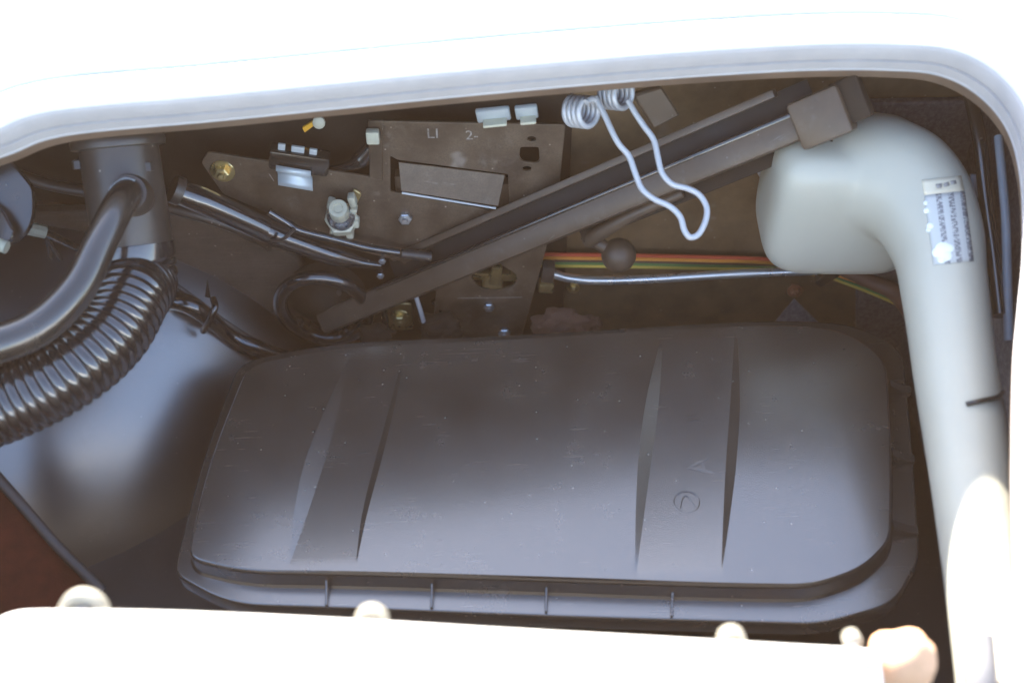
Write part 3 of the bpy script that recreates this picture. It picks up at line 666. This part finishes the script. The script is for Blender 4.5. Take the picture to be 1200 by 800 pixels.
def patch(corners, mat, name, nu=10, nv=14, lift=.0006):
    bm = bmesh.new(); uvl = bm.loops.layers.uv.new('uv'); a, b, c, d = [V((*q, 0)) for q in corners]; g = []
    for j in range(nv + 1):
        row = []
        for i in range(nu + 1):
            s, t = i / nu, j / nv; q = (a.lerp(b, s)).lerp(d.lerp(c, s), t); row.append((bm.verts.new(on_tank(q.x, q.y, lift)), (s, 1 - t)))
        g.append(row)
    for j in range(nv):
        for i in range(nu):
            cs = (g[j][i], g[j][i + 1], g[j + 1][i + 1], g[j + 1][i]); f = bm.faces.new([q[0] for q in cs])
            for l, q in zip(f.loops, cs): l[uvl].uv = q[1]
    o = obj(name, bm, mat, tk); o.modifiers.new('t', 'SOLIDIFY').thickness = .0004; return o
ml = bpy.data.materials.new('printed_label'); ml.use_nodes = True; N, L = ml.node_tree.nodes, ml.node_tree.links; bs = N['Principled BSDF']; bs.inputs['Roughness'].default_value = .35
uv = N.new('ShaderNodeUVMap'); se = N.new('ShaderNodeSeparateXYZ'); L.new(uv.outputs[0], se.inputs[0])
def mth(op, a, b=None):
    x = N.new('ShaderNodeMath'); x.operation = op
    for i, q in enumerate((a, b)):
        if q is None: continue
        if isinstance(q, (int, float)): x.inputs[i].default_value = q
        else: L.new(q, x.inputs[i])
    return x.outputs[0]
# three columns of small print
col_ = mth('GREATER_THAN', mth('SINE', mth('MULTIPLY_ADD', se.outputs[0], 21.0)), .05)
nz = N.new('ShaderNodeTexNoise'); mp = N.new('ShaderNodeMapping'); mp.inputs['Scale'].default_value = (9, 48, 1); L.new(uv.outputs[0], mp.inputs[0]); L.new(mp.outputs[0], nz.inputs[0]); nz.inputs['Scale'].default_value = 1; nz.inputs['Detail'].default_value = 1
ink = mth('MULTIPLY', mth('MULTIPLY', col_, mth('GREATER_THAN', nz.outputs[0], .46)), mth('GREATER_THAN', se.outputs[0], .2))
mx = N.new('ShaderNodeMix'); mx.data_type = 'RGBA'; L.new(ink, mx.inputs[0]); mx.inputs[6].default_value = (.52, .53, .51, 1); mx.inputs[7].default_value = (.20, .20, .21, 1); L.new(mx.outputs[2], bs.inputs['Base Color'])
patch([(1083, 229), (1130, 224), (1141, 306), (1094, 311)], ml, 'printed_label')
m_creaml = M('cream_label', (.66, .60, .46), .4, var=.05)
patch([(1080, 211), (1126, 206), (1130, 224), (1083, 229)], m_creaml, 'label_header', 8, 4)
for q in ([(1096, 217), (1103, 216), (1103, 221), (1097, 222)], [(1105, 216), (1111, 214), (1112, 218), (1106, 220)], [(1113, 213), (1119, 212), (1120, 216), (1114, 217)]):
    patch(q, m_greyp, 'header_print', 2, 2, .0012)
m_pure = M('white_paint_dab', (.86, .88, .86), .5, var=.02)
def blob(u, v, r, mat, name, par):
    c = on_tank(u, v, .0003); n = (on_tank(u, v, 1.) - on_tank(u, v, 0)).normalized()
    return obj(name, add_lathe(bmesh.new(), [(r, -.001), (r, .0006), (r * .7, .0014), (0, .0018)], c, n, 14), mat, par)
for u, v, r in ((1105, 292, .0062), (1099, 296, .0045), (1108, 300, .005), (1112, 291, .004), (1104, 304, .0035), (1090, 265, .0028), (1088, 270, .002), (1086, 247, .0025), (1085, 238, .002)):
    blob(u, v, r, m_pure, 'paint_dab', tk)
obj('hook_wire', tube([on_tank(1132, 474, .001), on_tank(1150, 470, .0015), on_tank(1166, 466, .002), on_tank(1172, 460, .002)], px(3, .93), 8), m_hose, tk)
obj('pipe_collar', tube([D(1144, 745, .81), D(1148, 790, .80), D(1152, 840, .795)], px(19, .8), 20), m_greyp, tk)

# ------------------------------------------------------------------ right side cables
tag(obj('side_cable', tube([D(1136, 108, 1.06), D(1148, 165, 1.05), D(1155, 230, 1.04), D(1164, 300, 1.02), D(1172, 370, 1.0)], px(9, .95), 14), m_hose), 'black cable hanging down the right side panel', 'cable')
tag(obj('side_conduit', tube([D(1170, 160, 1.04), D(1178, 250, 1.02), D(1180, 310, 1.01), D(1182, 400, .99)], px(6, .9), 14), m_blue), 'pale blue grey conduit beside the black cable at right', 'conduit')
tag(obj('blue_tag', box((.018, .004, .020), D(1146, 218, 1.06), Matrix.Rotation(.1, 4, 'Y') @ Matrix.Rotation(-.5, 4, 'X'), .001), m_blue), 'small pale blue tag between the tank and the black cable', 'tag')
tag(obj('red_wire', tube([D(1143, 281, 1.03), D(1154, 277, 1.03), D(1166, 276, 1.03)], px(2.6, .98), 8), m_red), 'short red wire beside the printed label on the tank', 'wire')

tag(obj('sound_pad', prism([A(1004, 122, .918), A(1200, 118, .918), A(1200, 420, .918), A(1004, 420, .918)], .01, .002), m_speck), 'speckled grey pad on the bulkhead behind the white tank', 'insulation pad')
for q, r_, lb in (([A(432, 352, .885), A(434, 375, .88), A(438, 410, .878)], 5, 'short dark hose standing just left of the yellow bolt bracket'),
                  ([A(508, 352, .89), A(520, 368, .885), A(526, 384, .882), A(512, 398, .88)], 4, 'bent dark hose between the thin grey cable and the mounting plate'),
                  ([A(405, 360, .868), A(430, 356, .872), A(450, 366, .876), A(452, 405, .878)], 4, 'thin dark hose looping under the foot of the strut')):
    tag(obj('short_hose', tube(q, px(r_, 1.18), 12), m_hose), lb, 'hose')
# ------------------------------------------------------------------ lower left carpet
cpz = thing('carpet_flap', 'red brown carpet flap with black piped edge at the lower left', 'carpet', D(40, 700, .98))
edge = [(-60, 500), (-20, 540), (5, 568), (35, 602), (70, 642), (100, 672), (120, 692)]
obj('pile', prism([D(u - 3, v + 5, .985) for u, v in edge] + [D(112, 702, .985), D(85, 720, .98), D(40, 760, .97), D(-60, 800, .95), D(-120, 640, .95)], .010, .002), m_carpet, cpz)
obj('piping', tube([D(u, v, .98) for u, v in edge], px(6.5, .98), 12), m_piping, cpz)

# ------------------------------------------------------------------ near white lip with knobs
nl = thing('front_edge', 'white painted front edge of the opening with round knobs', 'body edge', D(500, 760, .70))
lp = [(-140, 860), (-60, 775), (-20, 735), (10, 716), (60, 712), (200, 714), (400, 723), (600, 735), (800, 746), (940, 754), (1010, 758), (1028, 764), (1036, 790), (1040, 860)]
LN = V((0, -.25, 1)).normalized(); LP0 = D(500, 730, .70)
lpath = catmull([PL(u, v, LP0, LN) for u, v in lp], 8)
nlo = sweep(lpath, [(-.012, -.05), (-.0035, -.045), (-.001, -.010), (0, -.004), (.002, -.001), (.006, .0), (.009, .0)], LN, -1)
nlo.verts.ensure_lookup_table(); np_ = len(lpath); f = nlo.faces.new([nlo.verts[i * 7 + 6] for i in range(np_)]); bmesh.ops.triangulate(nlo, faces=[f])
lo_ = obj('rolled_edge', nlo, m_white, nl, angle=60)
so = lo_.modifiers.new('t', 'SOLIDIFY'); so.thickness = .002; so.offset = -1
def knob(u, v, rw, h, d, lb):
    c = D(u, v, d); t = thing('round_knob', lb, 'knob', c, 'knobs along the white front edge')
    ax = V((0, -.9, .45))
    obj('disc', add_lathe(bmesh.new(), [(rw * .8, -.008), (rw * .96, -.007), (rw, -.004), (rw, 0), (rw * .92, .0015), (rw * .72, .002), (rw * .62, .0005), (0, .0005)], c, ax, 28), m_knob, t)
    obj('screw', add_lathe(bmesh.new(), [(rw * .42, 0), (rw * .40, .0022), (rw * .2, .003), (0, .003)], c, ax, 14), m_greyp, t)
knob(97, 719, .0150, .008, .715, 'widest flat knob at the left end of the white front edge')
knob(435, 730, .0105, .009, .715, 'round knob left of centre on the white front edge')
knob(858, 752, .0085, .009, .715, 'small round knob right of centre on the white front edge')
knob(1000, 752, .0055, .014, .715, 'slim upright peg near the right end of the white front edge')
tag(lump('rubber_stop', D(1056, 775, .72), (.021, .018, .022), m_tan, .15, 1.5, 3), 'tan foam stop at the right end of the white front edge', 'stop')

# ------------------------------------------------------------------ thin warm volume added to stand in for the veil of lens flare
hz_ = box((4, 4, 2.2), V((0, .5, -.15)), bevel=0)
mh = bpy.data.materials.new('flare_veil'); mh.use_nodes = True; t = mh.node_tree; t.nodes.clear()
vo = t.nodes.new('ShaderNodeVolumePrincipled'); vo.inputs['Color'].default_value = (1, .62, .38, 1); vo.inputs['Density'].default_value = .0115
out = t.nodes.new('ShaderNodeOutputMaterial'); t.links.new(vo.outputs[0], out.inputs['Volume'])
tag(obj('haze', hz_, mh, smooth=False), kind='stuff')
